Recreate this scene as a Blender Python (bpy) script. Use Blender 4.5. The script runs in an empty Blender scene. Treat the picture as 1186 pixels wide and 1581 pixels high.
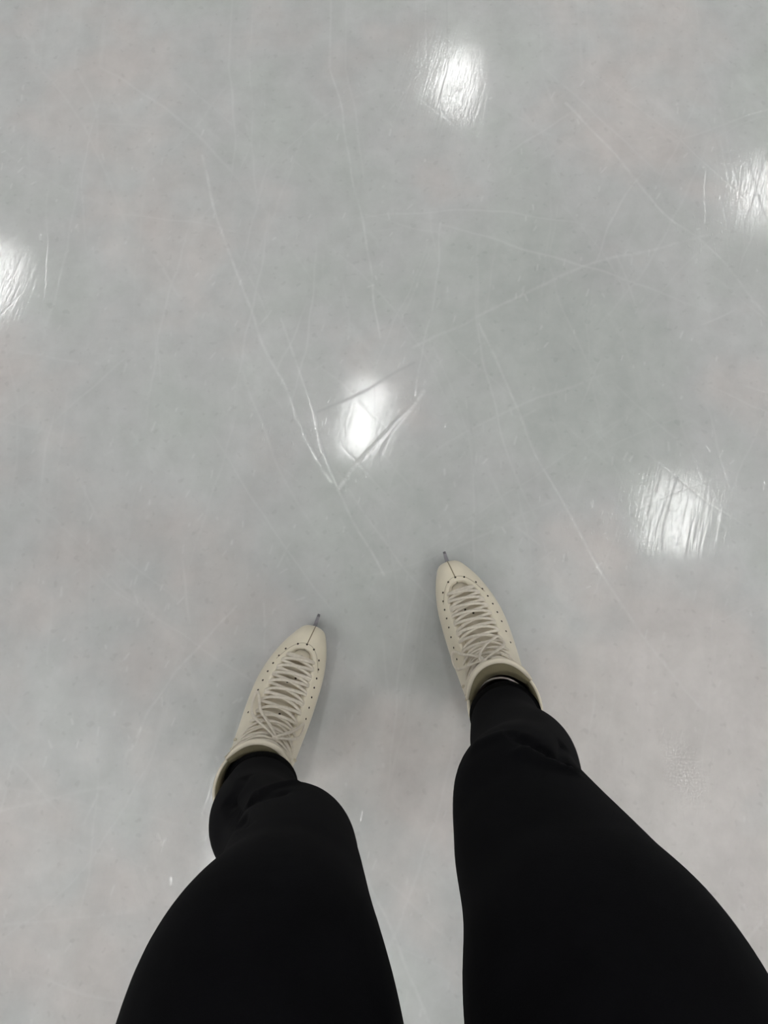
import bpy, bmesh, math, random
from mathutils import Vector, Matrix
from mathutils.bvhtree import BVHTree
random.seed(7)
PI = math.pi
sc = bpy.context.scene
C = sc.collection

# ------------------------------------------------------------------ camera
F = 1187.0; CX = 593.0; CY = 790.5
TILT = math.radians(13.0)
CAM = Vector((0.0, 0.0, 1.22))
FWD = Vector((0, math.sin(TILT), -math.cos(TILT)))
UP = Vector((0, math.cos(TILT), math.sin(TILT)))
RT = Vector((1, 0, 0))
cd = bpy.data.cameras.new('camera'); cam = bpy.data.objects.new('camera', cd); C.objects.link(cam)
cam.location = CAM; cam.rotation_euler = (TILT, 0, 0)
cd.sensor_fit = 'VERTICAL'; cd.sensor_height = 36.0; cd.lens = 36.0 * F / 1581.0
cd.clip_start = 0.01; cd.clip_end = 200
sc.camera = cam
sc.view_settings.view_transform = 'Standard'; sc.view_settings.look = 'None'
sc.view_settings.gamma = 1.0; sc.view_settings.use_curve_mapping = False
sc.view_settings.exposure = 0.0
sc.cycles.max_bounces = 6; sc.cycles.diffuse_bounces = 4; sc.cycles.glossy_bounces = 3; sc.cycles.transmission_bounces = 1

def ray(px, py):
    return FWD + RT * ((px - CX) / F) - UP * ((py - CY) / F)
def at(px, py, z=0.0):
    d = ray(px, py)
    return CAM + d * ((z - CAM.z) / d.z)

# ------------------------------------------------------------------ helpers
def link(name, me, mat=None, parent=None, smooth=True):
    o = bpy.data.objects.new(name, me); C.objects.link(o)
    mats = mat if isinstance(mat, (list, tuple)) else [mat]
    for m in mats:
        if m: me.materials.append(m)
    if parent: o.parent = parent
    if smooth:
        for p in me.polygons: p.use_smooth = True
    return o
def bm_obj(name, bm, mat=None, parent=None, smooth=True, normals=True):
    if normals: bmesh.ops.recalc_face_normals(bm, faces=bm.faces)
    me = bpy.data.meshes.new(name); bm.to_mesh(me); bm.free()
    return link(name, me, mat, parent, smooth)
def thing(name, label, cat, loc=(0, 0, 0), group=None):
    o = bpy.data.objects.new(name, None); C.objects.link(o)
    o.location = loc; o.empty_display_size = 0.1
    o['label'] = label; o['category'] = cat
    if group: o['group'] = group
    return o
def struct(o):
    o['kind'] = 'structure'; return o
def box(bm, c, s, M=None):
    r = bmesh.ops.create_cube(bm, size=1.0)
    for v in r['verts']:
        v.co = Vector((v.co.x * s[0] + c[0], v.co.y * s[1] + c[1], v.co.z * s[2] + c[2]))
        if M: v.co = M @ v.co
    return r['verts']
def catmull(pts, n):
    """pts: list of equal-length tuples -> n samples per span"""
    out = []
    m = len(pts)
    for i in range(m - 1):
        p0 = pts[max(i - 1, 0)]; p1 = pts[i]; p2 = pts[i + 1]; p3 = pts[min(i + 2, m - 1)]
        for k in range(n):
            t = k / n
            out.append(tuple(0.5 * (2 * b + (c - a) * t + (2 * a - 5 * b + 4 * c - d) * t * t + (3 * b - a - 3 * c + d) * t ** 3)
                             for a, b, c, d in zip(p0, p1, p2, p3)))
    out.append(tuple(pts[-1]))
    return out
def lerp_table(tab, u):
    """catmull interpolation of a list of tuples at real index u"""
    m = len(tab); u = max(0.0, min(m - 1.0, u)); i = min(int(u), m - 2); t = u - i
    p0 = tab[max(i - 1, 0)]; p1 = tab[i]; p2 = tab[i + 1]; p3 = tab[min(i + 2, m - 1)]
    return tuple(0.5 * (2 * b + (c - a) * t + (2 * a - 5 * b + 4 * c - d) * t * t + (3 * b - a - 3 * c + d) * t ** 3)
                 for a, b, c, d in zip(p0, p1, p2, p3))
def loft(bm, stations, nseg=40, sub=8, caps=True, yaw=0.0):
    """stations: (x,y,z,rx,ry) rings perpendicular to the path"""
    S = catmull(stations, sub)
    rings = []
    for i, s in enumerate(S):
        p = Vector(s[:3])
        a = Vector(S[max(i - 1, 0)][:3]); b = Vector(S[min(i + 1, len(S) - 1)][:3])
        t = (b - a).normalized()
        ex = Vector((math.cos(yaw), math.sin(yaw), 0)); ex = (ex - t * ex.dot(t)).normalized()
        ey = t.cross(ex).normalized()
        rings.append([bm.verts.new(p + ex * (s[3] * math.cos(2 * PI * k / nseg)) + ey * (s[4] * math.sin(2 * PI * k / nseg)))
                      for k in range(nseg)])
    for i in range(len(rings) - 1):
        for k in range(nseg):
            bm.faces.new((rings[i][k], rings[i][(k + 1) % nseg], rings[i + 1][(k + 1) % nseg], rings[i + 1][k]))
    if caps:
        bm.faces.new(rings[0]); bm.faces.new(rings[-1])
    return rings
def tube(bm, pts, r, nseg=8, r2=None, normals=None, mat=0, closed=False):
    """r: half width, r2: half thickness along the given normals"""
    n = len(pts); rings = []
    for i, p in enumerate(pts):
        a = pts[(i - 1) % n] if closed else pts[max(i - 1, 0)]
        b = pts[(i + 1) % n] if closed else pts[min(i + 1, n - 1)]
        t = (b - a)
        t = t.normalized() if t.length > 1e-9 else Vector((0, 0, 1))
        nn = normals[i] if normals else (Vector((0, 0, 1)) if abs(t.z) < 0.9 else Vector((1, 0, 0)))
        nn = (nn - t * nn.dot(t)).normalized(); s = t.cross(nn).normalized()
        ra = r[i] if isinstance(r, (list, tuple)) else r
        rb = (r2 if r2 is not None else ra)
        rings.append([bm.verts.new(p + s * (ra * math.cos(2 * PI * k / nseg)) + nn * (rb * math.sin(2 * PI * k / nseg))) for k in range(nseg)])
    m = n if closed else n - 1
    for i in range(m):
        for k in range(nseg):
            f = bm.faces.new((rings[i][k], rings[i][(k + 1) % nseg], rings[(i + 1) % n][(k + 1) % nseg], rings[(i + 1) % n][k]))
            f.material_index = mat
    if not closed:
        f = bm.faces.new(rings[0]); f.material_index = mat
        f = bm.faces.new(rings[-1]); f.material_index = mat
def remeshed(bm, voxel, smooth=4, factor=0.5):
    bmesh.ops.recalc_face_normals(bm, faces=bm.faces)
    me = bpy.data.meshes.new('tmp'); bm.to_mesh(me); bm.free()
    o = bpy.data.objects.new('tmp', me); C.objects.link(o)
    m = o.modifiers.new('r', 'REMESH'); m.mode = 'VOXEL'; m.voxel_size = voxel
    if smooth:
        s = o.modifiers.new('s', 'SMOOTH'); s.iterations = smooth; s.factor = factor
    dg = bpy.context.evaluated_depsgraph_get()
    out = bpy.data.meshes.new_from_object(o.evaluated_get(dg))
    bpy.data.objects.remove(o)
    return out

# ------------------------------------------------------------------ materials
def mat(name, col, rough=0.5, spec=0.5, metal=0.0, noise=0.0, nscale=40.0, bump=0.0, bscale=400.0, sheen=0.0, coord='Object'):
    m = bpy.data.materials.new(name); m.use_nodes = True
    nt = m.node_tree; b = nt.nodes['Principled BSDF']
    b.inputs['Base Color'].default_value = (*col, 1); b.inputs['Roughness'].default_value = rough
    b.inputs['Specular IOR Level'].default_value = spec; b.inputs['Metallic'].default_value = metal
    if sheen:
        b.inputs['Sheen Weight'].default_value = sheen; b.inputs['Sheen Roughness'].default_value = 0.5
    tc = nt.nodes.new('ShaderNodeTexCoord')
    if noise:
        n = nt.nodes.new('ShaderNodeTexNoise'); n.inputs['Scale'].default_value = nscale; n.inputs['Detail'].default_value = 5
        nt.links.new(tc.outputs[coord], n.inputs['Vector'])
        r = nt.nodes.new('ShaderNodeMapRange')
        r.inputs[1].default_value = 0.3; r.inputs[2].default_value = 0.7
        r.inputs[3].default_value = 1 - noise; r.inputs[4].default_value = 1 + noise
        nt.links.new(n.outputs[0], r.inputs[0])
        mx = nt.nodes.new('ShaderNodeVectorMath'); mx.operation = 'SCALE'; mx.inputs[0].default_value = col
        nt.links.new(r.outputs[0], mx.inputs['Scale']); nt.links.new(mx.outputs[0], b.inputs['Base Color'])
    if bump:
        n = nt.nodes.new('ShaderNodeTexNoise'); n.inputs['Scale'].default_value = bscale; n.inputs['Detail'].default_value = 3
        nt.links.new(tc.outputs[coord], n.inputs['Vector'])
        bp = nt.nodes.new('ShaderNodeBump'); bp.inputs['Strength'].default_value = bump; bp.inputs['Distance'].default_value = 0.002
        nt.links.new(n.outputs[0], bp.inputs['Height']); nt.links.new(bp.outputs[0], b.inputs['Normal'])
    return m
LEATHER = mat('cream_leather', (0.76, 0.695, 0.555), 0.38, 0.45, noise=0.05, nscale=35, bump=0.12, bscale=900)
TONGUE = mat('cream_tongue', (0.72, 0.655, 0.53), 0.5, 0.35, noise=0.05, nscale=40, bump=0.15, bscale=900)
LINING = mat('olive_lining', (0.27, 0.235, 0.145), 0.8, 0.2, noise=0.12, nscale=60, bump=0.2, bscale=600)
LACE = mat('cream_lace', (0.80, 0.735, 0.63), 0.85, 0.15, noise=0.08, nscale=200, bump=0.6, bscale=2500)
HOLE = mat('dark_perforation', (0.05, 0.04, 0.03), 0.8, 0.1)
STITCH = mat('seam_thread', (0.30, 0.25, 0.17), 0.8, 0.1)
SOLE = mat('sole_leather', (0.55, 0.49, 0.38), 0.5, 0.3, noise=0.05)
STEEL = mat('blade_steel', (0.25, 0.24, 0.26), 0.42, 0.5, metal=0.85, noise=0.08, nscale=120)
HOOK = mat('lace_hook_metal', (0.62, 0.57, 0.46), 0.4, 0.5, metal=0.4)
CLOTH = mat('black_trouser_cloth', (0.0042, 0.0042, 0.0052), 0.9, 0.05, noise=0.15, nscale=30, bump=0.25, bscale=1500, sheen=0.004)
CUFF = mat('black_rib_knit', (0.0028, 0.0028, 0.0030), 0.95, 0.05, bump=0.5, bscale=900)
SKIN = mat('skin', (0.42, 0.24, 0.17), 0.5, 0.35, noise=0.06, nscale=60)
SOCK = mat('mauve_sock', (0.20, 0.155, 0.15), 0.9, 0.1, noise=0.1, nscale=200)
SOCKRIM = mat('pale_sock_edge', (0.66, 0.60, 0.55), 0.9, 0.1)
JACKET = mat('black_jacket_cloth', (0.02, 0.02, 0.022), 0.85, 0.15, bump=0.2, bscale=600)
HAIR = mat('dark_hair', (0.02, 0.014, 0.010), 0.5, 0.4, bump=0.4, bscale=300)
WALL = mat('painted_wall', (0.55, 0.55, 0.54), 0.8, 0.2, noise=0.04, nscale=2)
CEIL = mat('ceiling_panel', (0.30, 0.30, 0.30), 0.8, 0.2, noise=0.04, nscale=2)
HOUSING = mat('lamp_housing', (0.75, 0.75, 0.75), 0.5, 0.4)
LAMP_STRENGTH = 55.0
DIFF = bpy.data.materials.new('lamp_diffuser'); DIFF.use_nodes = True
_b = DIFF.node_tree.nodes['Principled BSDF']
_b.inputs['Base Color'].default_value = (0.8, 0.8, 0.8, 1)
_b.inputs['Emission Color'].default_value = (1.0, 1.0, 0.985, 1); _b.inputs['Emission Strength'].default_value = LAMP_STRENGTH

# ------------------------------------------------------------------ ice
ICE = bpy.data.materials.new('rink_ice'); ICE.use_nodes = True
nt = ICE.node_tree; N = nt.nodes; L = nt.links
bsdf = N['Principled BSDF']
geo = N.new('ShaderNodeTexCoord'); POS = geo.outputs['Object']
def mth(op, a, b=None, c=None, clamp=False):
    n = N.new('ShaderNodeMath'); n.operation = op; n.use_clamp = clamp
    for i, v in enumerate((a, b, c)):
        if v is None: continue
        if isinstance(v, (int, float)): n.inputs[i].default_value = v
        else: L.new(v, n.inputs[i])
    return n.outputs[0]
def noise(scale, detail=4, rough=0.55, vec=None, dist=0.0, out=0):
    n = N.new('ShaderNodeTexNoise'); n.inputs['Scale'].default_value = scale; n.inputs['Detail'].default_value = detail
    n.inputs['Roughness'].default_value = rough; n.inputs['Distortion'].default_value = dist
    L.new(vec or POS, n.inputs['Vector']); return n.outputs[out]
def mapping(rot, scale, loc=(0, 0, 0), vec=None):
    a = N.new('ShaderNodeMapping'); a.inputs['Rotation'].default_value = (0, 0, rot)
    a.inputs['Location'].default_value = loc
    b = N.new('ShaderNodeMapping'); b.inputs['Scale'].default_value = scale
    L.new(vec or POS, a.inputs['Vector']); L.new(a.outputs[0], b.inputs['Vector']); return b.outputs[0]
def rng(v, a, b, c, d, smooth=False):
    n = N.new('ShaderNodeMapRange'); n.clamp = True
    if smooth: n.interpolation_type = 'SMOOTHSTEP'
    L.new(v, n.inputs[0])
    for i, x in enumerate((a, b, c, d)): n.inputs[i + 1].default_value = x
    return n.outputs[0]
WHITE = [
    ([(312, 240), (345, 365), (400, 512), (440, 600), (483, 695), (512, 745)], .0050, .55),
    ([(435, 490), (484, 640), (525, 765), (590, 888)], .0042, .50),
    ([(492, 40), (527, 175), (550, 300), (572, 415), (588, 525)], .0040, .50),
    ([(655, 602), (598, 665), (522, 757)], .0070, .75),
    ([(640, 622), (604, 668), (590, 700)], .0040, .60),
    ([(682, 345), (668, 465), (640, 610)], .0036, .35),
    ([(742, 500), (802, 640), (862, 762), (955, 930)], .0046, .45),
    ([(955, 930), (1012, 1005), (1085, 1095)], .0046, .35),
    ([(872, 160), (935, 225), (1000, 300), (1045, 342)], .0050, .50),
    ([(1045, 342), (1105, 392), (1186, 490)], .0050, .28),
    ([(640, 535), (800, 460), (900, 412), (1095, 362)], .0060, .32),
    ([(200, 1155), (232, 1092)], .0050, .55),
    ([(232, 1092), (292, 1018), (362, 934)], .0042, .35),
    ([(0, 1255), (90, 1232), (180, 1210)], .005, .25),
    ([(565, 1350), (620, 1480), (662, 1575)], .0045, .40),
    ([(0, 1432), (200, 1405)], .005, .25),
    ([(132, 1270), (152, 1226)], .0045, .4),
    ([(426, 872), (446, 838)], .004, .35),
    ([(408, 930), (410, 1000)], .003, .35),
    ([(385, 60), (390, 190), (372, 260)], .003, .22),
    ([(1092, 262), (1088, 345)], .0030, .55),
    ([(600, 170), (700, 60)], .0030, .30),
    ([(488, 645), (500, 700)], .0035, .6),
    ([(400, 505), (420, 480)], .0035, .4),
    ([(380, 190), (400, 310)], .0035, .25),
    ([(735, 700), (730, 880)], .0035, .22),
    ([(340, 1210), (372, 1100)], .004, .5),
    ([(556, 330), (690, 362)], .0035, .2),
    ([(120, 560), (30, 540)], .004, .25),
    ([(810, 885), (850, 850)], .004, .2),
]
DARK = [
    ([(490, 638), (540, 617), (590, 586), (640, 560)], .0055, .85),
    ([(676, 185), (694, 95), (706, 45)], .0024, .9),
    ([(575, 596), (581, 660), (590, 720)], .0022, .7),
    ([(1161, 250), (1172, 310), (1190, 350)], .0040, .8),
    ([(1190, 225), (1166, 300), (1146, 355)], .0034, .8),
    ([(1049, 735), (1030, 800), (1022, 850)], .0046, .95),
    ([(1035, 760), (1012, 830)], .0032, .8), ([(1066, 760), (1048, 840)], .0024, .5),
    ([(24, 390), (14, 440)], .0030, .6),
    ([(45, 410), (36, 470)], .0025, .5),
    ([(724, 640), (737, 760), (736, 850)], .0035, .25),
]
def attr(nm):
    n = N.new('ShaderNodeAttribute'); n.attribute_name = nm; return n.outputs['Fac']
mW = attr('scratch'); mD = attr('scuff'); hair = attr('hairline')
breakup = rng(noise(34, 5, 0.7), 0.34, 0.66, 0.10, 1.0)
mW = mth('MULTIPLY', mW, breakup)
# tint: grey with faint warm and cool clouds
cl = noise(3.2, 3, 0.6)
ramp = N.new('ShaderNodeValToRGB'); e = ramp.color_ramp.elements
e[0].position = 0.34; e[0].color = (0.512, 0.535, 0.515, 1)
e[1].position = 0.66; e[1].color = (0.570, 0.545, 0.530, 1)
x = ramp.color_ramp.elements.new(0.5); x.color = (0.535, 0.542, 0.536, 1)
fine = rng(noise(26, 4, 0.65), 0.32, 0.68, 0.955, 1.045)
med = rng(noise(8.5, 4, 0.55, mapping(0.2, (1.6, 0.8, 1))), 0.3, 0.7, 0.95, 1.05)
spots = rng(noise(70, 1, 0.5), 0.655, 0.735, 1.0, 0.93)
pale = rng(noise(7, 5, 0.6, mapping(-0.6, (2.2, 0.7, 1), (5, 2, 0))), 0.60, 0.75, 1.0, 1.07)
val = mth('MULTIPLY', mth('MULTIPLY', mth('MULTIPLY', fine, med), spots), pale)
tone_shade = attr('tone_and_shade')  # broad tone plus body shade and light painted into the ice colour
val = mth('MULTIPLY', val, mth('ADD', tone_shade, 1.0))
tintf = mth('ADD', cl, mth('MULTIPLY', tone_shade, 1.6)); L.new(tintf, ramp.inputs[0])
sc1 = N.new('ShaderNodeVectorMath'); sc1.operation = 'SCALE'; L.new(ramp.outputs[0], sc1.inputs[0]); L.new(val, sc1.inputs['Scale'])
mixw = N.new('ShaderNodeMix'); mixw.data_type = 'RGBA'
L.new(mth('ADD', mth('MULTIPLY', mW, 0.56), mth('MULTIPLY', hair, 0.30), clamp=True), mixw.inputs['Factor'])
L.new(sc1.outputs[0], mixw.inputs[6]); mixw.inputs[7].default_value = (0.83, 0.83, 0.82, 1)
mixd = N.new('ShaderNodeMix'); mixd.data_type = 'RGBA'
L.new(mth('MULTIPLY', mD, 0.42), mixd.inputs['Factor']); L.new(mixw.outputs[2], mixd.inputs[6]); mixd.inputs[7].default_value = (0.36, 0.365, 0.37, 1)
L.new(mixd.outputs[2], bsdf.inputs['Base Color'])
bsdf.inputs['IOR'].default_value = 1.31
sp = mth('SUBTRACT', 0.5, mth('MULTIPLY', mth('MAXIMUM', mD, mth('MAXIMUM', mth('MULTIPLY', mW, 0.8), mth('MULTIPLY', hair, .45))), 0.46), clamp=True)
L.new(sp, bsdf.inputs['Specular IOR Level'])
L.new(rng(noise(14, 4, 0.6), 0.3, 0.7, 0.07, 0.12), bsdf.inputs['Roughness'])
# relief: streaks of the resurfacer, pits and grooves (metres)
STREAK = 0.26
st1 = noise(1.0, 3, 0.55, mapping(STREAK, (210, 14, 1)))
st2 = noise(1.0, 2, 0.5, mapping(STREAK + 0.06, (60, 5, 1), (3, 1, 0)))
pit = rng(noise(1.0, 2, 0.5, mapping(STREAK, (190, 60, 1), (7, 7, 0))), 0.60, 0.74, 0.0, 1.0)
pitg = rng(noise(6, 3, 0.6), 0.45, 0.62, 0.1, 1.0)
hgt = mth('MULTIPLY', mth('ADD', mth('MULTIPLY', st1, 0.00015), mth('MULTIPLY', st2, 0.00014)), attr('ripple'))
hgt = mth('ADD', hgt, mth('MULTIPLY', mth('MULTIPLY', pit, pitg), 0.00010))
hgt = mth('SUBTRACT', hgt, mth('MULTIPLY', mW, 0.00035))
hgt = mth('SUBTRACT', hgt, mth('MULTIPLY', hair, 0.00022))
bmp = N.new('ShaderNodeBump'); bmp.inputs['Strength'].default_value = 1.0; bmp.inputs['Distance'].default_value = 1.0
L.new(hgt, bmp.inputs['Height']); L.new(bmp.outputs[0], bsdf.inputs['Normal'])

# ------------------------------------------------------------------ the hall
SCR_W = 0.82; HAIR_N = 420
HX, HY, HZ = 17.0, 15.0, 8.2
def slab(name, c, s, m):
    bm = bmesh.new(); box(bm, c, s); o = bm_obj(name, bm, m, smooth=False); struct(o); return o
def ice_floor():
    import numpy as np
    h = .0019
    X0, X1, Y0, Y1 = -.86, .86, -.62, 1.14
    gx = np.concatenate([[-HX, -8, -4, -2, -1.2], np.arange(X0, X1, h), [1.2, 2, 4, 8, HX]])
    gy = np.concatenate([[-HY, -8, -4, -2, -1], np.arange(Y0, Y1, h), [1.5, 2, 4, 8, HY]])
    nx, ny = len(gx), len(gy)
    GX, GY = np.meshgrid(gx, gy)
    rs = np.random.RandomState(5)
    # slight wander so that the lines are not ruler straight
    wx = .0022 * np.sin(GY * 23 + 1.3 * np.sin(GX * 17)) + .0012 * np.sin(GY * 61 + GX * 40)
    wy = .0022 * np.sin(GX * 27 + 1.1 * np.sin(GY * 19)) + .0012 * np.sin(GX * 57 - GY * 33)
    PX, PY = GX + wx, GY + wy
    def draw(buf, pts, w, s, fade=False):
        n = len(pts) - 1
        for k in range(n):
            (ax, ay), (bx, by) = pts[k], pts[k + 1]
            m = w + .006
            i0, i1 = np.searchsorted(gx, [min(ax, bx) - m, max(ax, bx) + m]); j0, j1 = np.searchsorted(gy, [min(ay, by) - m, max(ay, by) + m])
            if i1 <= i0 or j1 <= j0: continue
            qx = PX[j0:j1, i0:i1] - ax; qy = PY[j0:j1, i0:i1] - ay
            dx, dy = bx - ax, by - ay
            t = np.clip((qx * dx + qy * dy) / max(dx * dx + dy * dy, 1e-9), 0, 1)
            d = np.hypot(qx - dx * t, qy - dy * t)
            v = np.clip(1 - d / w, 0, 1); v = v * v * (3 - 2 * v) * s
            if fade: v = v * np.sin(np.pi * np.clip((k + t) / n, .02, .98)) ** .6
            np.maximum(buf[j0:j1, i0:i1], v, out=buf[j0:j1, i0:i1])
    W = np.zeros((ny, nx)); D = np.zeros((ny, nx)); Hh = np.zeros((ny, nx))
    for buf, lines in ((W, WHITE), (D, DARK)):
        for pts, w, s in lines:
            P = [at(x, y) for x, y in pts]
            if len(P) > 2: P = [Vector((q[0], q[1], 0)) for q in catmull([(p.x, p.y) for p in P], 6)]
            draw(buf, [(p.x, p.y) for p in P], w * SCR_W, s)
    # countless old blade marks: long shallow arcs in every direction, mostly along the rink
    for k in range(HAIR_N):
        cx, cy = rs.uniform(-.8, .8), rs.uniform(-.55, 1.1)
        a = rs.normal(PI / 2, .55) if rs.rand() < .7 else rs.uniform(0, PI)
        ln = rs.uniform(.05, .55) * (1 if rs.rand() < .7 else .3); cv = rs.normal(0, .5)
        pts = []
        for q in range(9):
            t = (q / 8 - .5) * ln
            pts.append((cx + math.cos(a) * t - math.sin(a) * cv * t * t, cy + math.sin(a) * t + math.cos(a) * cv * t * t))
        draw(Hh, pts, rs.uniform(.0024, .0042), rs.uniform(.12, .55) * rs.rand(), True)
    # short chips and pits
    for k in range(700):
        cx, cy = rs.uniform(-.8, .8), rs.uniform(-.55, 1.1); a = rs.normal(PI / 2 - .25, .35); ln = rs.uniform(.002, .014)
        if (Vector((cx, cy, 0)) - at(560, 645)).length < .07: continue
        draw(Hh, [(cx, cy), (cx + math.cos(a) * ln, cy + math.sin(a) * ln)], rs.uniform(.0022, .0034), rs.uniform(.2, .8))
    me = bpy.data.meshes.new('floor')
    nv = nx * ny; nf = (nx - 1) * (ny - 1)
    co = np.zeros((nv, 3), dtype=np.float32); co[:, 0] = GX.ravel(); co[:, 1] = GY.ravel()
    idx = np.arange(nv, dtype=np.int32).reshape(ny, nx)
    fc = np.stack([idx[:-1, :-1], idx[:-1, 1:], idx[1:, 1:], idx[1:, :-1]], -1).reshape(-1)
    me.vertices.add(nv); me.vertices.foreach_set('co', co.ravel())
    me.loops.add(nf * 4); me.loops.foreach_set('vertex_index', fc.astype(np.int32))
    me.polygons.add(nf); me.polygons.foreach_set('loop_start', np.arange(0, nf * 4, 4, dtype=np.int32))
    me.update(calc_edges=True)
    K = np.full((ny, nx), .30)
    for px, py, r, a in ((1042, 795, .10, .85), (1175, 300, .10, .9), (700, 150, .10, .35), (655, 120, .07, .55), (700, 190, .06, .9), (705, 45, .05, 1.0), (20, 430, .08, .5), (350, 1190, .05, 1.6), (470, 1190, .04, 1.2)):
        p = at(px, py); K += a * np.exp(-((GX - p.x) ** 2 + (GY - p.y) ** 2) / r ** 2)
    # tone of the ice: slow waves, plus painted soft body shadow and lit areas
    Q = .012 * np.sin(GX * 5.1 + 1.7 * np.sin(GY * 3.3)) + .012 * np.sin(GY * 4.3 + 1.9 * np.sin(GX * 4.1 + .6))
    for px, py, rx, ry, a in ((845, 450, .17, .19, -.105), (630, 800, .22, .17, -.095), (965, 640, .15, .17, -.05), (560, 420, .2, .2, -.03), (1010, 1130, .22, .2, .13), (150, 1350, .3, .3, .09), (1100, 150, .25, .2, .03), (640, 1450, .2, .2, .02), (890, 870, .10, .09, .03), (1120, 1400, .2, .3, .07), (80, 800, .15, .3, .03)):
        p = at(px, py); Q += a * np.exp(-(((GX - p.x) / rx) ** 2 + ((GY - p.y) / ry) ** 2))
    for nm, buf in (('scratch', W), ('scuff', D), ('hairline', Hh), ('ripple', K), ('tone_and_shade', Q)):
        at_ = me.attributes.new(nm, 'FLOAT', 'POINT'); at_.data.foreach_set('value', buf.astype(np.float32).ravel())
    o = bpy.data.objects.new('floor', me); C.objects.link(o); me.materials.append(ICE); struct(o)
ice_floor()
slab('ceiling', (0, 0, HZ + 0.1), (2 * HX, 2 * HY, 0.2), CEIL)
slab('wall_left', (-HX - 0.1, 0, HZ / 2), (0.2, 2 * HY, HZ), WALL)
slab('wall_right', (HX + 0.1, 0, HZ / 2), (0.2, 2 * HY, HZ), WALL)
slab('wall_front', (0, HY + 0.1, HZ / 2), (2 * HX, 0.2, HZ), WALL)
slab('wall_back', (0, -HY - 0.1, HZ / 2), (2 * HX, 0.2, HZ), WALL)

# ceiling lamps, found from the reflections they leave on the ice
LZ = 8.0
def lamp_pos(px, py):
    gp = at(px, py); d = ray(px, py)
    k = LZ / -d.z
    return Vector((gp.x + d.x * k, gp.y + d.y * k, LZ))
PB = lamp_pos(562, 645); PC = lamp_pos(1042, 795); PD = lamp_pos(706, 125); PA = lamp_pos(-12, 426); PE = lamp_pos(1186, 292)
e1 = PC - PB; e2 = PD - PB; e0 = PB - PA
ang = math.atan2(e2.y, e2.x) - PI / 2
LW, LL = 0.35, 0.95
def make_lamp(label, group):
    t = thing('ceiling_lamp', label, 'lamp', group=group)
    bm = bmesh.new(); box(bm, (0, 0, 0.06), (LW + 0.05, LL + 0.05, 0.05)); box(bm, (0, 0, 0.12), (LW * 0.5, LL * 0.8, 0.16))
    bm_obj('housing', bm, HOUSING, t, smooth=False)
    bm = bmesh.new(); vs = box(bm, (0, 0, 0.018), (LW, LL, 0.036))
    bmesh.ops.bevel(bm, geom=[e for e in bm.edges if abs(e.verts[0].co.z - e.verts[1].co.z) > 0.01], offset=0.05, segments=4, affect='EDGES')
    bm_obj('diffuser', bm, DIFF, t, smooth=False)
    return t
lamp0 = make_lamp('', 'rectangular ceiling lamps of the rink')
spots_seen = {
    (0, 0): (PB, 'ceiling lamp mirrored in the ice above and between the two skate toes'),
    (1, 0): (PC, 'ceiling lamp mirrored as a streaky patch to the right of the right skate'),
    (0, 1): (PD, 'ceiling lamp mirrored in the ice at the top centre of the photo'),
    (-1, 0): (PA, 'ceiling lamp mirrored at the left edge of the photo'),
    (1, 1): (PE, 'ceiling lamp mirrored at the right edge under crossing dark scratches'),
}
first = True
for i in range(-4, 5):
    for j in range(-4, 2):
        if (i, j) in spots_seen: p, lab = spots_seen[(i, j)]
        else: p, lab = PB + (e1 if i > 0 else e0) * i + e2 * j, 'rectangular ceiling lamp high over the rink, outside the photo'
        if (i, j) == (-1, 1): continue
        if abs(p.x) > HX - 0.6 or abs(p.y) > HY - 0.6: continue
        if first: t = lamp0; first = False
        else:
            t = lamp0.copy(); C.objects.link(t)
            for ch in lamp0.children:
                c = ch.copy(); C.objects.link(c); c.parent = t
        t.location = p; t.rotation_euler = (0, 0, ang); t['label'] = lab

# ------------------------------------------------------------------ figure skates
# side profile stations: top (y,z), bottom/back (y,z), half width, centre shift to the big toe side
ST = [
    # ty,   tz,    by,    bz,    w,     cm
    (.1470, .0640, .1470, .0560, .0028, .0085),
    (.1440, .0750, .1430, .0500, .0138, .0080),
    (.1340, .0850, .1300, .0460, .0220, .0068),
    (.1160, .0930, .1050, .0450, .0320, .0048),
    (.0920, .1010, .0750, .0460, .0398, .0026),
    (.0660, .1120, .0400, .0500, .0440, .0004),
    (.0390, .1270, .0000, .0570, .0448, .0000),
    (.0130, .1440, -.0500, .0640, .0432, .0000),
    (.0000, .1620, -.0980, .0700, .0418, .0000),
    (-.0095, .1800, -.1220, .1000, .0410, .0000),
    (-.0150, .1960, -.1220, .1400, .0412, .0000),
    (-.0180, .2110, -.1190, .1750, .0425, .0000),
    (-.0195, .2250, -.1190, .2050, .0445, .0000),
    (-.0185, .2390, -.1200, .2250, .0460, .0000),
]
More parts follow.
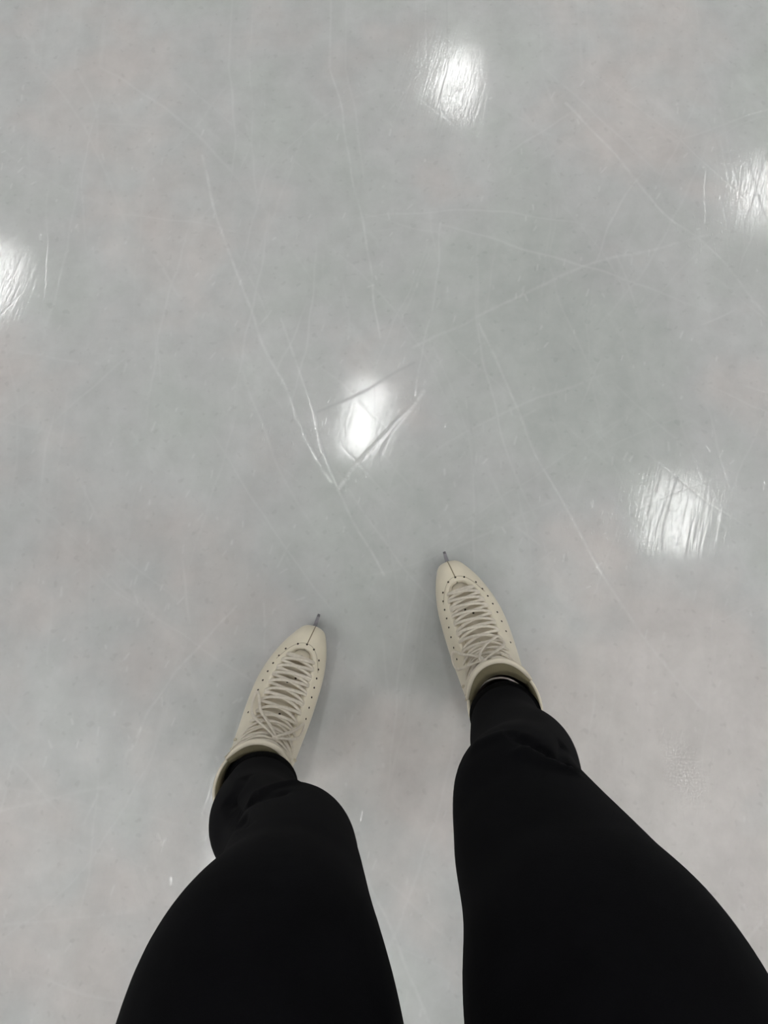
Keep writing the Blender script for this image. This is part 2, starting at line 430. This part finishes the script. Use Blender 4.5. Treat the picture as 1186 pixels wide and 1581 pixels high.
def surf(u, psi, off=0.0):
    """point and normal; psi = 0 on the top centre line, +-pi on the sole / back; +psi is the big toe side"""
    def P(u, psi):
        ty, tz, by, bz, w, cm = lerp_table(ST, u)
        w = max(w, 0.002)
        phi = PI / 2 - psi
        s, c = math.sin(phi), math.cos(phi)
        k = max(0.0, min(1.0, (u - 7.0) / 3.0))
        pl = 3.2 * (1 - k) + 2.15 * k; pu = 2.1
        cc = 0.42 * (1 - k) + 0.48 * k
        p = pu if s >= 0 else pl
        tau = cc + ((1 - cc) if s >= 0 else cc) * math.copysign(abs(s) ** (2 / p), s)
        hw = w * math.copysign(abs(c) ** (2 / p), c)
        return Vector((cm + hw, by + (ty - by) * tau, bz + (tz - bz) * tau))
    p = P(u, psi)
    e = 0.02
    du = P(min(u + e, 13), psi) - P(max(u - e, 0), psi)
    dp = P(u, psi + e) - P(u, psi - e)
    n = dp.cross(du)
    if n.length < 1e-10: n = Vector((0, 1, 0))
    n.normalize()
    ty, tz, by, bz, w, cm = lerp_table(ST, u)
    ctr = Vector((cm, (ty + by) / 2, (tz + bz) / 2))
    if n.dot(p - ctr) < 0: n = -n
    return p + n * off, n
U0 = 3.15; UEND = 12.0
THR = [(3.15, .000), (3.22, .0075), (3.35, .0125), (3.6, .0165), (4.2, .0205), (5.0, .0232), (6.0, .0250), (7.0, .0255), (8.0, .0250), (9.0, .0245), (10., .0245), (11., .0250), (12., .0260), (13., .03)]
def throat(u):
    if u <= U0: return 0.0
    for (a, x), (b, y) in zip(THR[:-1], THR[1:]):
        if a <= u <= b:
            w = x + (y - x) * (u - a) / (b - a); break
    else: w = THR[-1][1]
    hw = lerp_table(ST, u)[4]
    return math.asin(min(0.95, w / hw))

BOW = {-1: ((1, 3.3, .026, .006), (-1, 3.9, .036, .0075)), 1: ((1, 3.4, .029, .012), (-1, 3.1, .022, .014))}
def make_skate(name_label, side):
    """side=+1: right skate (big toe towards -x), side=-1: left skate"""
    root = thing('ice_skate', name_label, 'ice skate', group=None)
    fx = -side
    fl = lambda v: Vector((v.x * fx, v.y, v.z))
    def S(u, psi, off=0.0):
        p, n = surf(u, psi, off); return fl(p), fl(n)
    TH = 0.0026
    # --- boot shell
    bm = bmesh.new(); NU = 96; NP = 46
    us = [0.0 + (UEND) * (i / NU) for i in range(NU + 1)]
    us = sorted(set(us + [U0, U0 + .01, U0 + .025, U0 + .045, U0 + .07, U0 + .11, U0 + .15, U0 + .2]))
    rows = []
    for u in us:
        gth = throat(u); row = []
        psis = [gth + (2 * PI - 2 * gth) * k / NP for k in range(NP + 1)]
        if u > U0: row.append(bm.verts.new(S(u, gth, -0.0035 - .0050 * max(0, min(1, 9 - u)) * min(1, (u - U0) * 3))[0]))
        else: row.append(bm.verts.new(S(u, gth, TH)[0]))
        for k, ps in enumerate(psis): row.append(bm.verts.new(S(u, ps, TH)[0]))
        if u > U0: row.append(bm.verts.new(S(u, 2 * PI - gth, -0.0035 - .0050 * max(0, min(1, 9 - u)) * min(1, (u - U0) * 3))[0]))
        else: row.append(bm.verts.new(S(u, 0.0, TH)[0]))
        rows.append(row)
    # rounded padded rim and the inside of the collar
    gth = throat(UEND)
    psis = [gth + (2 * PI - 2 * gth) * k / NP for k in range(NP + 1)]
    psis = [psis[0]] + psis + [psis[-1]]
    rim0 = len(rows)
    for uu, off in ((UEND + .12, .0018), (UEND + .16, .0004), (UEND + .12, -.0012), (UEND - .10, -.0020)):
        rows.append([bm.verts.new(S(uu, ps, off)[0]) for ps in psis])
    for i in range(len(rows) - 1):
        for k in range(NP + 2):
            try: bm.faces.new((rows[i][k], rows[i][k + 1], rows[i + 1][k + 1], rows[i + 1][k]))
            except ValueError: pass
    bmesh.ops.remove_doubles(bm, verts=bm.verts, dist=0.00012)
    # perforations and seams sit in the leather
    def dot(u, psi, off, r=0.0016, mi=1):
        p, n = S(u, psi, off)
        rot = n.to_track_quat('Z', 'Y').to_matrix().to_4x4()
        r_ = bmesh.ops.create_uvsphere(bm, u_segments=10, v_segments=6, radius=r)
        for v in r_['verts']:
            v.co = Matrix.Translation(p) @ rot @ Vector((v.co.x, v.co.y, v.co.z * 0.35))
        for f in {f for v in r_['verts'] for f in v.link_faces}: f.material_index = mi
    def seam(path, r=0.0006, mi=2, off=TH + .0001):
        pts = []; ns = []
        for u, ps in path:
            p, n = S(u, ps, off); pts.append(p); ns.append(n)
        tube(bm, pts, r, 6, normals=ns, mat=mi)
    dot(U0 - .28, 0.0, TH)
    for sgn in (1, -1):
        for k in range(9):
            u = 3.02 + k * 0.46
            hw = lerp_table(ST, u)[4]
            lat = (0.0095 if k == 0 else 0.0) + (throat(u) and math.sin(throat(u)) * hw) + (.0085 + .0004 * k if k else 0.0015)
            dot(u, sgn * math.asin(min(.96, lat / hw)), TH)
    seam([(0.35 + 2.45 * k / 24, 0.0) for k in range(25)], .0007)
    for sgn in (1, -1):
        path = []
        for k in range(60):
            u = 2.82 + 1.3 * (k / 59) ** 1.6
            hw = lerp_table(ST, u)[4]
            lat = math.sqrt(max(0, min(1, (u - 2.82) / 1.3))) * .0290 + max(0, u - 4.0) * .0030
            path.append((u, sgn * math.asin(min(.985, lat / hw))))
        seam(path, .00028)
    boot = bm_obj('boot', bm, [LEATHER, HOLE, STITCH], root)
    # --- lining of the collar (olive, inside)
    bm = bmesh.new(); rows = []
    for uu, off in ((UEND + .11, -.0014), (UEND - .0, -.0036), (UEND - .25, -.0050), (UEND - .6, -.0056), (UEND - 1.2, -.0050), (UEND - 2, -.0034), (UEND - 3, -.0030)):
        rows.append([bm.verts.new(S(uu, ps, off)[0]) for ps in [1.05 + (2 * PI - 2.1) * k / NP for k in range(NP + 1)]])
    for i in range(len(rows) - 1):
        for k in range(NP): bm.faces.new((rows[i][k], rows[i][k + 1], rows[i + 1][k + 1], rows[i + 1][k]))
    bm_obj('collar_lining', bm, LINING, boot)
    # --- tongue
    def tpt(v, s, inner):
        """v along the tongue (u from 2.6 up to 13.4), s in -1..1 across"""
        u = v
        g0 = throat(min(u, 12)) if u > U0 else 0.0
        base = max(g0, .16) + .28
        top = max(0.0, min(1.0, (u - 9.0) / 3.2)); top = top * top * (3 - 2 * top)
        half = base + (1.12 - base) * top
        ps = s * half
        a = abs(s)
        under = max(0.0, min(1.0, (u - 8.0) / 1.5))
        off = -.0075 + .0043 * under
        lift = max(0.0, (u - 11.7) / 1.3)
        off += lift ** 1.3 * .0062 * (1 - .45 * a * a)
        if inner: off -= .0068 * max(.15, min(1.0, (u - 6) / 4.0)) * (1 - .55 * a ** 5)
        p, n = S(min(u, 13.0), ps, off)
        if u > 13.0: p = p + Vector((0, .0050, .0085)) * ((u - 13.0) / .5) * (1 - .8 * a ** 2.2)
        if u > 11.5: p = p - Vector((0, 0, .010)) * (min(1.0, (u - 11.5) / 1.5)) * a ** 2.4
        return p, n
    bm = bmesh.new(); NV = 70; NS = 34
    vs = [2.95 + 10.55 * i / NV for i in range(NV + 1)]
    outer = [[bm.verts.new(tpt(v, -1 + 2 * k / NS, False)[0]) for k in range(NS + 1)] for v in vs]
    rimr = [[bm.verts.new((tpt(13.5, -1 + 2 * k / NS, False)[0] * (1 - a) + tpt(13.5, -1 + 2 * k / NS, True)[0] * a) + Vector((0, 0, .0016 * math.sin(PI * a)))) for k in range(NS + 1)] for a in (.25, .5, .75, 1.0)]
    allr = outer + rimr
    for i in range(len(allr) - 1):
        for k in range(NS): bm.faces.new((allr[i][k], allr[i][k + 1], allr[i + 1][k + 1], allr[i + 1][k]))
    for u, s in ((3.55, 0.0), (4.75, .16), (5.05, -.10), (5.3, -.42), (6.2, .30), (6.6, .05)):
        p, n = tpt(u, s, False)
        rot = n.to_track_quat('Z', 'Y').to_matrix().to_4x4()
        r_ = bmesh.ops.create_uvsphere(bm, u_segments=10, v_segments=6, radius=.0017)
        for v in r_['verts']: v.co = Matrix.Translation(p) @ rot @ Vector((v.co.x, v.co.y, v.co.z * .4))
        for f in {f for v in r_['verts'] for f in v.link_faces}: f.material_index = 1
    tongue = bm_obj('tongue', bm, [TONGUE, HOLE], root)
    bm = bmesh.new()
    inner = [[bm.verts.new(tpt(v, -1 + 2 * k / NS, True)[0]) for k in range(NS + 1)] for v in [9.0 + 4.48 * i / 30 for i in range(31)]]
    for i in range(30):
        for k in range(NS): bm.faces.new((inner[i][k], inner[i][k + 1], inner[i + 1][k + 1], inner[i + 1][k]))
    bm_obj('tongue_lining', bm, LINING, tongue)
    # --- lace: criss-cross through the eyelets, then round the hooks
    bm = bmesh.new()
    eye = [3.72, 4.12, 4.54, 4.96, 5.38, 5.82, 6.28, 6.76, 7.26]
    def strand(u0, s0, u1, s1, lift, ext=.15, w=.0024):
        pts, ns = [], []
        nn = 20
        for k in range(nn + 1):
            t = k / nn
            u = u0 + (u1 - u0) * t
            a0 = s0 * (throat(u0) + ext); a1 = s1 * (throat(u1) + ext)
            ps = a0 + (a1 - a0) * t
            off = TH + .0004 + lift * math.sin(PI * t) - (.0042 * math.exp(-t * 18) + .0042 * math.exp(-(1 - t) * 18))
            p, n = S(u, ps, off)
            pts.append(p); ns.append(n)
        tube(bm, pts, w, 8, r2=.0010, normals=ns)
    strand(eye[0], -1, eye[0] + .02, 1, .0008)
    for k in range(len(eye) - 1):
        j = (random.random() - .5) * .06
        strand(eye[k], -1, eye[k + 1] + j, 1, .0008 + .0004 * (k % 2))
        strand(eye[k] + j, 1, eye[k + 1], -1, .0026)
        if k % 3 == 2: strand(eye[k] + .12, -1, eye[k] + .16 + j, 1, .0016, .12, .0020)
    hooks = [8.0, 8.8, 9.6, 10.35, 11.1]
    hx = .46
    strand(eye[-1], -1, hooks[0], 1, .0012, .28); strand(eye[-1], 1, hooks[0], -1, .003, .28)
    for k in range(len(hooks) - 1):
        strand(hooks[k], -1, hooks[k + 1], 1, .0012, hx, .0020); strand(hooks[k], 1, hooks[k + 1], -1, .0032, hx, .0020)
        strand(hooks[k] + .18, -1, hooks[k] + .24, 1, .0022, hx, .0018)
    strand(hooks[-1], -1, hooks[-1] + .1, 1, .003, hx, .0020)
    lace = bm_obj('lace', bm, LACE, root)
    # hooks
    for sgn in (1, -1):
        for u in hooks:
            bm = bmesh.new(); p, n = S(u, sgn * (throat(u) + hx + .06), TH)
            tube(bm, [p - n * .001, p + n * .0018, p + n * .0032 + Vector((0, -.002, .001))], .0018, 8, normals=[Vector((1, 0, 0))] * 3)
            bm_obj('lace_hook', bm, HOOK, root)
    # bow: knot, two loops flopping forward, two ends
    bm = bmesh.new()
    def onsurf(u, lat, off):
        hw = lerp_table(ST, u)[4]
        return S(u, math.asin(max(-.99, min(.99, lat / hw))), off)
    KU = 9.9
    k0, kn = onsurf(KU, .005, .0080)
    r_ = bmesh.ops.create_uvsphere(bm, u_segments=14, v_segments=10, radius=.0038)
    for v in r_['verts']: v.co = k0 + Vector((v.co.x * 1.3, v.co.y, v.co.z * .8))
    for sgn, ln, la, wd in BOW[side]:
        pts, ns = [], []
        for k in range(41):
            t = k / 40; a = 2 * PI * t
            along = .5 - .5 * math.cos(a)
            wid = math.sin(a) * wd * (0.55 + .45 * along)
            u = KU - ln * along - wid * 40 * sgn * .5
            lat = .005 + sgn * la * along + wid * .9
            p, n = onsurf(u, lat, .0085 + .0040 * math.sin(PI * along)); pts.append(p); ns.append(n)
        tube(bm, pts, .0021, 8, r2=.0012, normals=ns)
        pts, ns = [], []
        for k in range(17):
            t = k / 16
            p, n = onsurf(KU - .05 - .9 * t * t + .2 * math.sin(PI * t), sgn * (.003 + .034 * t), .0072 - .002 * t)
            pts.append(p); ns.append(n)
        tube(bm, pts, .0020, 8, r2=.0012, normals=ns)
    bm_obj('bow', bm, LACE, lace)
    # --- sole, heel
    bm = bmesh.new(); ring = []
    us2 = [0.0, .35, .7, 1, 1.5, 2, 3, 4, 5, 6, 7, 7.6, 8.0]
    pts = []
    for u in us2:
        ty, tz, by, bz, w, cm = lerp_table(ST, u)
        pts.append((by, bz, w * .98 + .001, cm))
    pts.append((-.116, .072, .028, 0)); pts.append((-.124, .074, .010, 0))
    lo, hi = [], []
    def strip(dz):
        Lr = [bm.verts.new(fl(Vector((c + w, y + (.002 if i == 0 else 0), z + dz)))) for i, (y, z, w, c) in enumerate(pts)]
        Rr = [bm.verts.new(fl(Vector((c - w, y + (.002 if i == 0 else 0), z + dz)))) for i, (y, z, w, c) in enumerate(pts)]
        return Lr, Rr
    A, B = strip(.002); A2, B2 = strip(-.007)
    n = len(pts)
    for i in range(n - 1):
        bm.faces.new((A[i], A[i + 1], B[i + 1], B[i])); bm.faces.new((A2[i], A2[i + 1], B2[i + 1], B2[i]))
        bm.faces.new((A[i], A[i + 1], A2[i + 1], A2[i])); bm.faces.new((B[i], B[i + 1], B2[i + 1], B2[i]))
    bm.faces.new((A[0], B[0], B2[0], A2[0])); bm.faces.new((A[-1], B[-1], B2[-1], A2[-1]))
    bm_obj('sole', bm, SOLE, root)
    bm = bmesh.new()
    loft(bm, [(0, -.090, .038, .026, .028), (0, -.090, .052, .028, .031), (0, -.088, .066, .031, .035)], 28, 3)
    bm_obj('heel', bm, SOLE, root)
    # --- blade with toe pick
    def prism(bm, poly, th):
        a = [bm.verts.new((-th / 2 + fx * .0, y, z)) for y, z in poly]; b = [bm.verts.new((th / 2, y, z)) for y, z in poly]
        m = len(poly)
        bm.faces.new(a); bm.faces.new(b[::-1])
        for i in range(m): bm.faces.new((a[i], a[(i + 1) % m], b[(i + 1) % m], b[i]))
    bx = fx * .0085
    bm = bmesh.new()
    bot = [(-.135 + .29 * k / 20, .0000 + .00005 + .5 * ((-.135 + .29 * k / 20) - .0) ** 2 * .35) for k in range(21)]
    teeth = [(.157, .006), (.160, .004), (.162, .010), (.166, .009), (.167, .015), (.1695, .015), (.1695, .021), (.1710, .022), (.1705, .030)]
    top = [(.166, .036), (.150, .0360), (.130, .0300), (.060, .0200), (-.02, .0150), (-.10, .0170), (-.132, .0150), (-.138, .008)]
    prism(bm, bot + teeth + top, .0056)
    for v in bm.verts:
        yy = v.co.y; v.co.x = v.co.x * (1.0 if yy < .12 else 1.25 - .55 * max(0, (yy - .145) / .026)) + bx * max(0, min(1, (yy + .1) / .2)) + (-fx * .001 * max(0, (yy - .10) / .07))
    bl = bm_obj('blade', bm, STEEL, root, smooth=False)
    bm = bmesh.new()
    prism(bm, [(.150, .030), (.140, .040), (.025, .044), (.035, .018), (.09, .020), (.13, .028)], .005)
    for v in bm.verts: v.co.x += bx * max(0, min(1, (v.co.y + .1) / .2)) + (-fx * .001 * max(0, (v.co.y - .10) / .07))
    bm_obj('front_stanchion', bm, STEEL, root, smooth=False)
    bm = bmesh.new(); prism(bm, [(-.045, .040), (-.115, .040), (-.108, .016), (-.052, .016)], .005)
    bm_obj('rear_stanchion', bm, STEEL, root, smooth=False)
    for nm, c, s in (('toe_plate', (bx, .082, .0395), (.040, .105, .003)), ('heel_plate', (0, -.085, .0385), (.036, .060, .003))):
        bm = bmesh.new(); box(bm, c, s)
        bmesh.ops.bevel(bm, geom=[e for e in bm.edges if abs(e.verts[0].co.z - e.verts[1].co.z) > .001], offset=.012, segments=4, affect='EDGES')
        bm_obj(nm, bm, STEEL, bl, smooth=False)
    return root, fx
SK = {}
for side, lab, toe, yaw, roll, tag in (
        (-1, 'cream leather figure skate on the left foot, behind, with laces tied in a bow', (487, 968), -19, 7.0, 'L'),
        (1, 'cream leather figure skate on the right foot, ahead, its olive lining showing', (691, 868), 17, -6.0, 'R')):
    root, fx = make_skate(lab, side)
    M = Matrix.Rotation(math.radians(yaw), 4, 'Z') @ Matrix.Rotation(math.radians(roll), 4, 'Y')
    tip = M @ Vector((fx * .0085, .1485, .062))
    tgt = at(toe[0], toe[1], .062)
    loc = tgt - tip; loc.z = 0.0
    root.location = loc; root.rotation_euler = M.to_euler()
    SK[tag] = Matrix.Translation(loc) @ M

# ------------------------------------------------------------------ the skater
person = thing('person', 'person standing on the ice in black trousers and cream figure skates, seen from above', 'person', (0.035, -.26, 0))
PINV = Matrix.Translation(-Vector(person.location))
def pl(px, py, z, rx, ry):
    p = at(px, py, z); return (p.x, p.y, p.z, rx, ry)
def ankle(tag, x=0, y=-.076, z=.20):
    return SK[tag] @ Vector((x, y, z))
aL = ankle('L'); aR = ankle('R')
legL = [
    (aL.x, aL.y, .215, .036, .040),
    pl(404, 1213, .245, .0405, .037),
    pl(398, 1243, .300, .0480, .043),
    pl(400, 1274, .365, .0515, .052),
    pl(426, 1297, .435, .0500, .052),
    pl(452, 1309, .500, .0530, .055),
    pl(450, 1346, .560, .0555, .059),
    pl(442, 1420, .630, .0610, .068),
    pl(408, 1560, .710, .0800, .083),
    (-.062, -.262, .79, .090, .092),
    (-.055, -.300, .88, .095, .105),
]
legR = [
    (aR.x, aR.y, .215, .036, .040),
    pl(780, 1105, .245, .0400, .039),
    pl(788, 1140, .300, .0465, .047),
    pl(808, 1172, .365, .0540, .055),
    pl(812, 1198, .435, .0535, .055),
    pl(800, 1224, .500, .0570, .057),
    pl(832, 1302, .560, .0690, .064),
    pl(882, 1400, .630, .0775, .072),
    pl(944, 1545, .700, .0905, .085),
    (.142, -.255, .79, .094, .094),
    (.125, -.300, .88, .097, .105),
]
bm = bmesh.new()
loft(bm, legL, 36, 8); loft(bm, legR, 36, 8)
loft(bm, [(.035, -.300, .80, .15, .085), (.035, -.302, .86, .180, .110), (.035, -.302, .93, .172, .112), (.035, -.298, 1.0, .150, .100)], 40, 6)
tm = remeshed(bm, .0045, 6, .5)
# soft folds: crease lines laid on the cloth
def fold(me, lines):
    for it in range(1):
        bvh = BVHTree.FromPolygons([v.co.copy() for v in me.vertices], [tuple(p.vertices) for p in me.polygons])
        segs = []
        for pts, wid, amp in lines:
            P = []
            for x, y in catmull(pts, 6):
                hit = bvh.ray_cast(CAM, ray(x, y).normalized())
                if hit[0] is not None: P.append(hit[0])
            segs.append((P, wid, amp))
        for v in me.vertices:
            dsp = 0.0
            for P, wid, amp in segs:
                best = 9
                for k in range(len(P) - 1):
                    a, b = P[k], P[k + 1]
                    if (b - a).length > .05: continue
                    ab = b - a; h = max(0, min(1, (v.co - a).dot(ab) / max(ab.length_squared, 1e-9)))
                    best = min(best, (v.co - a - ab * h).length)
                if best < wid * 3: dsp += amp * math.exp(-(best / wid) ** 2)
            if dsp: v.co = v.co + v.normal * dsp
fold(tm, [
    ([(352, 1236), (366, 1262), (376, 1278)], .006, -.006),
    ([(378, 1200), (366, 1222), (356, 1240)], .005, -.004),
    ([(395, 1228), (420, 1218), (450, 1210)], .007, .005),
    ([(385, 1240), (400, 1232), (430, 1226)], .006, -.006),
    ([(738, 1150), (770, 1136), (800, 1136)], .008, .004),
    ([(790, 1134), (825, 1150), (850, 1168), (872, 1180)], .006, -.007),
    ([(810, 1160), (845, 1178), (880, 1190)], .007, .005),
    ([(870, 1150), (868, 1170), (880, 1186)], .005, -.004),
])
tm.transform(PINV)
trousers = link('trousers', tm, CLOTH, person)
trousers['label'] = 'black trousers with loose folds below the knees'
# ribbed cuffs at the ankles, going into the boots
def cuff(tag, top, dx, dy):
    bm = bmesh.new(); c = Vector(top[:3])
    a = SK[tag] @ Vector((dx * .5, -.074 + dy, .130)); b = SK[tag] @ Vector((dx * .4, -.070 + dy * .4, .190))
    e = b.lerp(c, .55); e.z = .225
    st = [(a.x, a.y, a.z, .028, .034), (b.x, b.y, b.z, .0335, .0365), (e.x, e.y, e.z, .0385, .0380), (c.x, c.y, c.z + .004, .0440, .0400), (c.x, c.y, c.z + .016, .0400, .036)]
    loft(bm, st, 48, 6)
    for v in bm.verts: v.co = PINV @ v.co
    return bm_obj('cuff', bm, CUFF, trousers)
cuff('L', legL[1], 0.0, .002); cuff('R', legR[1], .009, -.011)
# socks
for tag in ('L', 'R'):
    bm = bmesh.new()
    sy = .007 if tag == 'R' else -.002
    st = [SK[tag] @ Vector((-sy * .6 * (z > .2), y, z)) for y, z in ((-.070, .100), (-.074 + sy * .5, .150), (-.073 + sy, .218))]
    rr = [(.030, .042), (.0300, .036), (.0345, .0345)]
    rings = loft(bm, [(p.x, p.y, p.z, a, b) for p, (a, b) in zip(st, rr)], 40, 6, caps=False)
    top = [v.co.copy() for v in rings[-1]]
    for v in bm.verts: v.co = PINV @ v.co
    so = bm_obj('sock', bm, SOCK, person); so.modifiers.new('thick', 'SOLIDIFY').thickness = .001
    bm = bmesh.new(); tube(bm, [PINV @ p for p in top], .0013, 8, closed=True)
    bm_obj('sock_edge', bm, SOCKRIM, so)
# body: one continuous skin-modifier figure
J = {}
V = []; E = []; R = []
def jt(name, p, r, parent=None):
    J[name] = len(V); V.append(Vector(p)); R.append(r)
    if parent: E.append((J[parent], J[name]))
jt('pelvis', (.035, -.300, .90), .085)
jt('waist', (.035, -.290, 1.03), .080, 'pelvis'); jt('chest', (.035, -.285, 1.18), .088, 'waist'); jt('upper', (.035, -.280, 1.30), .062, 'chest')
jt('neck', (.035, -.255, 1.385), .038, 'upper'); jt('skull', (.035, -.225, 1.45), .062, 'neck'); jt('crown', (.035, -.205, 1.53), .066, 'skull')
for s, tg, leg in ((-1, 'L', legL), (1, 'R', legR)):
    prev = 'pelvis'
    for k, i in enumerate((9, 7, 5, 3, 1)):
        st = leg[i]; nm = 'leg%s%d' % (tg, k)
        jt(nm, st[:3], (.066, .054, .042, .040, .031)[k], prev); prev = nm
    an = SK[tg] @ Vector((0, -.058, .150)); jt('ank' + tg, an, .026, prev)
    jt('foot' + tg, SK[tg] @ Vector((0, -.01, .095)), .026, 'ank' + tg); jt('toe' + tg, SK[tg] @ Vector((0, .08, .075)), .022, 'foot' + tg)
    jt('sh' + tg, (.035 + s * .155, -.285, 1.300), .034, 'upper'); jt('el' + tg, (.035 + s * .215, -.250, 1.085), .036, 'sh' + tg)
    jt('wr' + tg, (.02 + s * .125, -.110, 1.275), .024, 'el' + tg); jt('pm' + tg, (.02 + s * .095, -.040, 1.305), .026, 'wr' + tg)
    for k, (dx, dl) in enumerate(((-.028, .030), (-.010, .036), (.010, .034), (.027, .026))):
        a = Vector((.02 + s * (.088 - .004 * k), -.030 + .0 * k, 1.305 + dx * .9))
        jt('f%s%da' % (tg, k), a + Vector((-s * .006, dl, 0)), .0085, 'pm' + tg)
        jt('f%s%db' % (tg, k), a + Vector((-s * .022, dl + .016, 0)), .0078, 'f%s%da' % (tg, k))
        jt('f%s%dc' % (tg, k), a + Vector((-s * .044, dl + .014, 0)), .0065, 'f%s%db' % (tg, k))
    jt('th%sa' % tg, (.02 + s * .075, -.045, 1.335), .010, 'pm' + tg); jt('th%sb' % tg, (.02 + s * .050, -.030, 1.345), .008, 'th%sa' % tg)
me = bpy.data.meshes.new('body'); me.from_pydata([PINV @ v for v in V], E, [])
body = bpy.data.objects.new('body', me); C.objects.link(body)
mod = body.modifiers.new('skin', 'SKIN'); mod.use_smooth_shade = True
sv = me.skin_vertices[0].data
for i, r in enumerate(R): sv[i].radius = (r, r); sv[i].use_root = (i == 0)
body.modifiers.new('sub', 'SUBSURF').levels = 2
dg = bpy.context.evaluated_depsgraph_get()
bme = bpy.data.meshes.new_from_object(body.evaluated_get(dg))
bpy.data.objects.remove(body)
body = link('body', bme, SKIN, person)
# jacket and hair (above the picture, they shade the ice)
bm = bmesh.new()
loft(bm, [(.035, -.298, .93, .178, .118), (.035, -.292, 1.03, .160, .112), (.035, -.287, 1.16, .168, .122), (.035, -.285, 1.27, .165, .112), (.035, -.275, 1.345, .095, .075), (.035, -.258, 1.385, .056, .056)], 40, 6)
for s in (-1, 1):
    loft(bm, [(.035 + s * .120, -.285, 1.30, .060, .060), (.035 + s * .165, -.283, 1.28, .062, .062), (.035 + s * .200, -.265, 1.17, .055, .055), (.035 + s * .215, -.248, 1.085, .050, .052), (.03 + s * .175, -.18, 1.175, .044, .044), (.02 + s * .135, -.120, 1.262, .034, .034)], 28, 6)
jm = remeshed(bm, .008, 6, .5); jm.transform(PINV)
link('jacket', jm, JACKET, person)
bm = bmesh.new()
loft(bm, [(.035, -.310, 1.40, .05, .03), (.035, -.295, 1.45, .080, .060), (.035, -.262, 1.53, .088, .085), (.035, -.235, 1.59, .078, .080), (.035, -.225, 1.622, .03, .03)], 32, 6)
hm = remeshed(bm, .008, 4, .5); hm.transform(PINV)
link('hair', hm, HAIR, person)

# ------------------------------------------------------------------ world: the hall is closed, only a trace of stray light
w = bpy.data.worlds.new('world'); sc.world = w; w.use_nodes = True
w.node_tree.nodes['Background'].inputs[0].default_value = (0.5, 0.5, 0.5, 1)
w.node_tree.nodes['Background'].inputs[1].default_value = 0.1
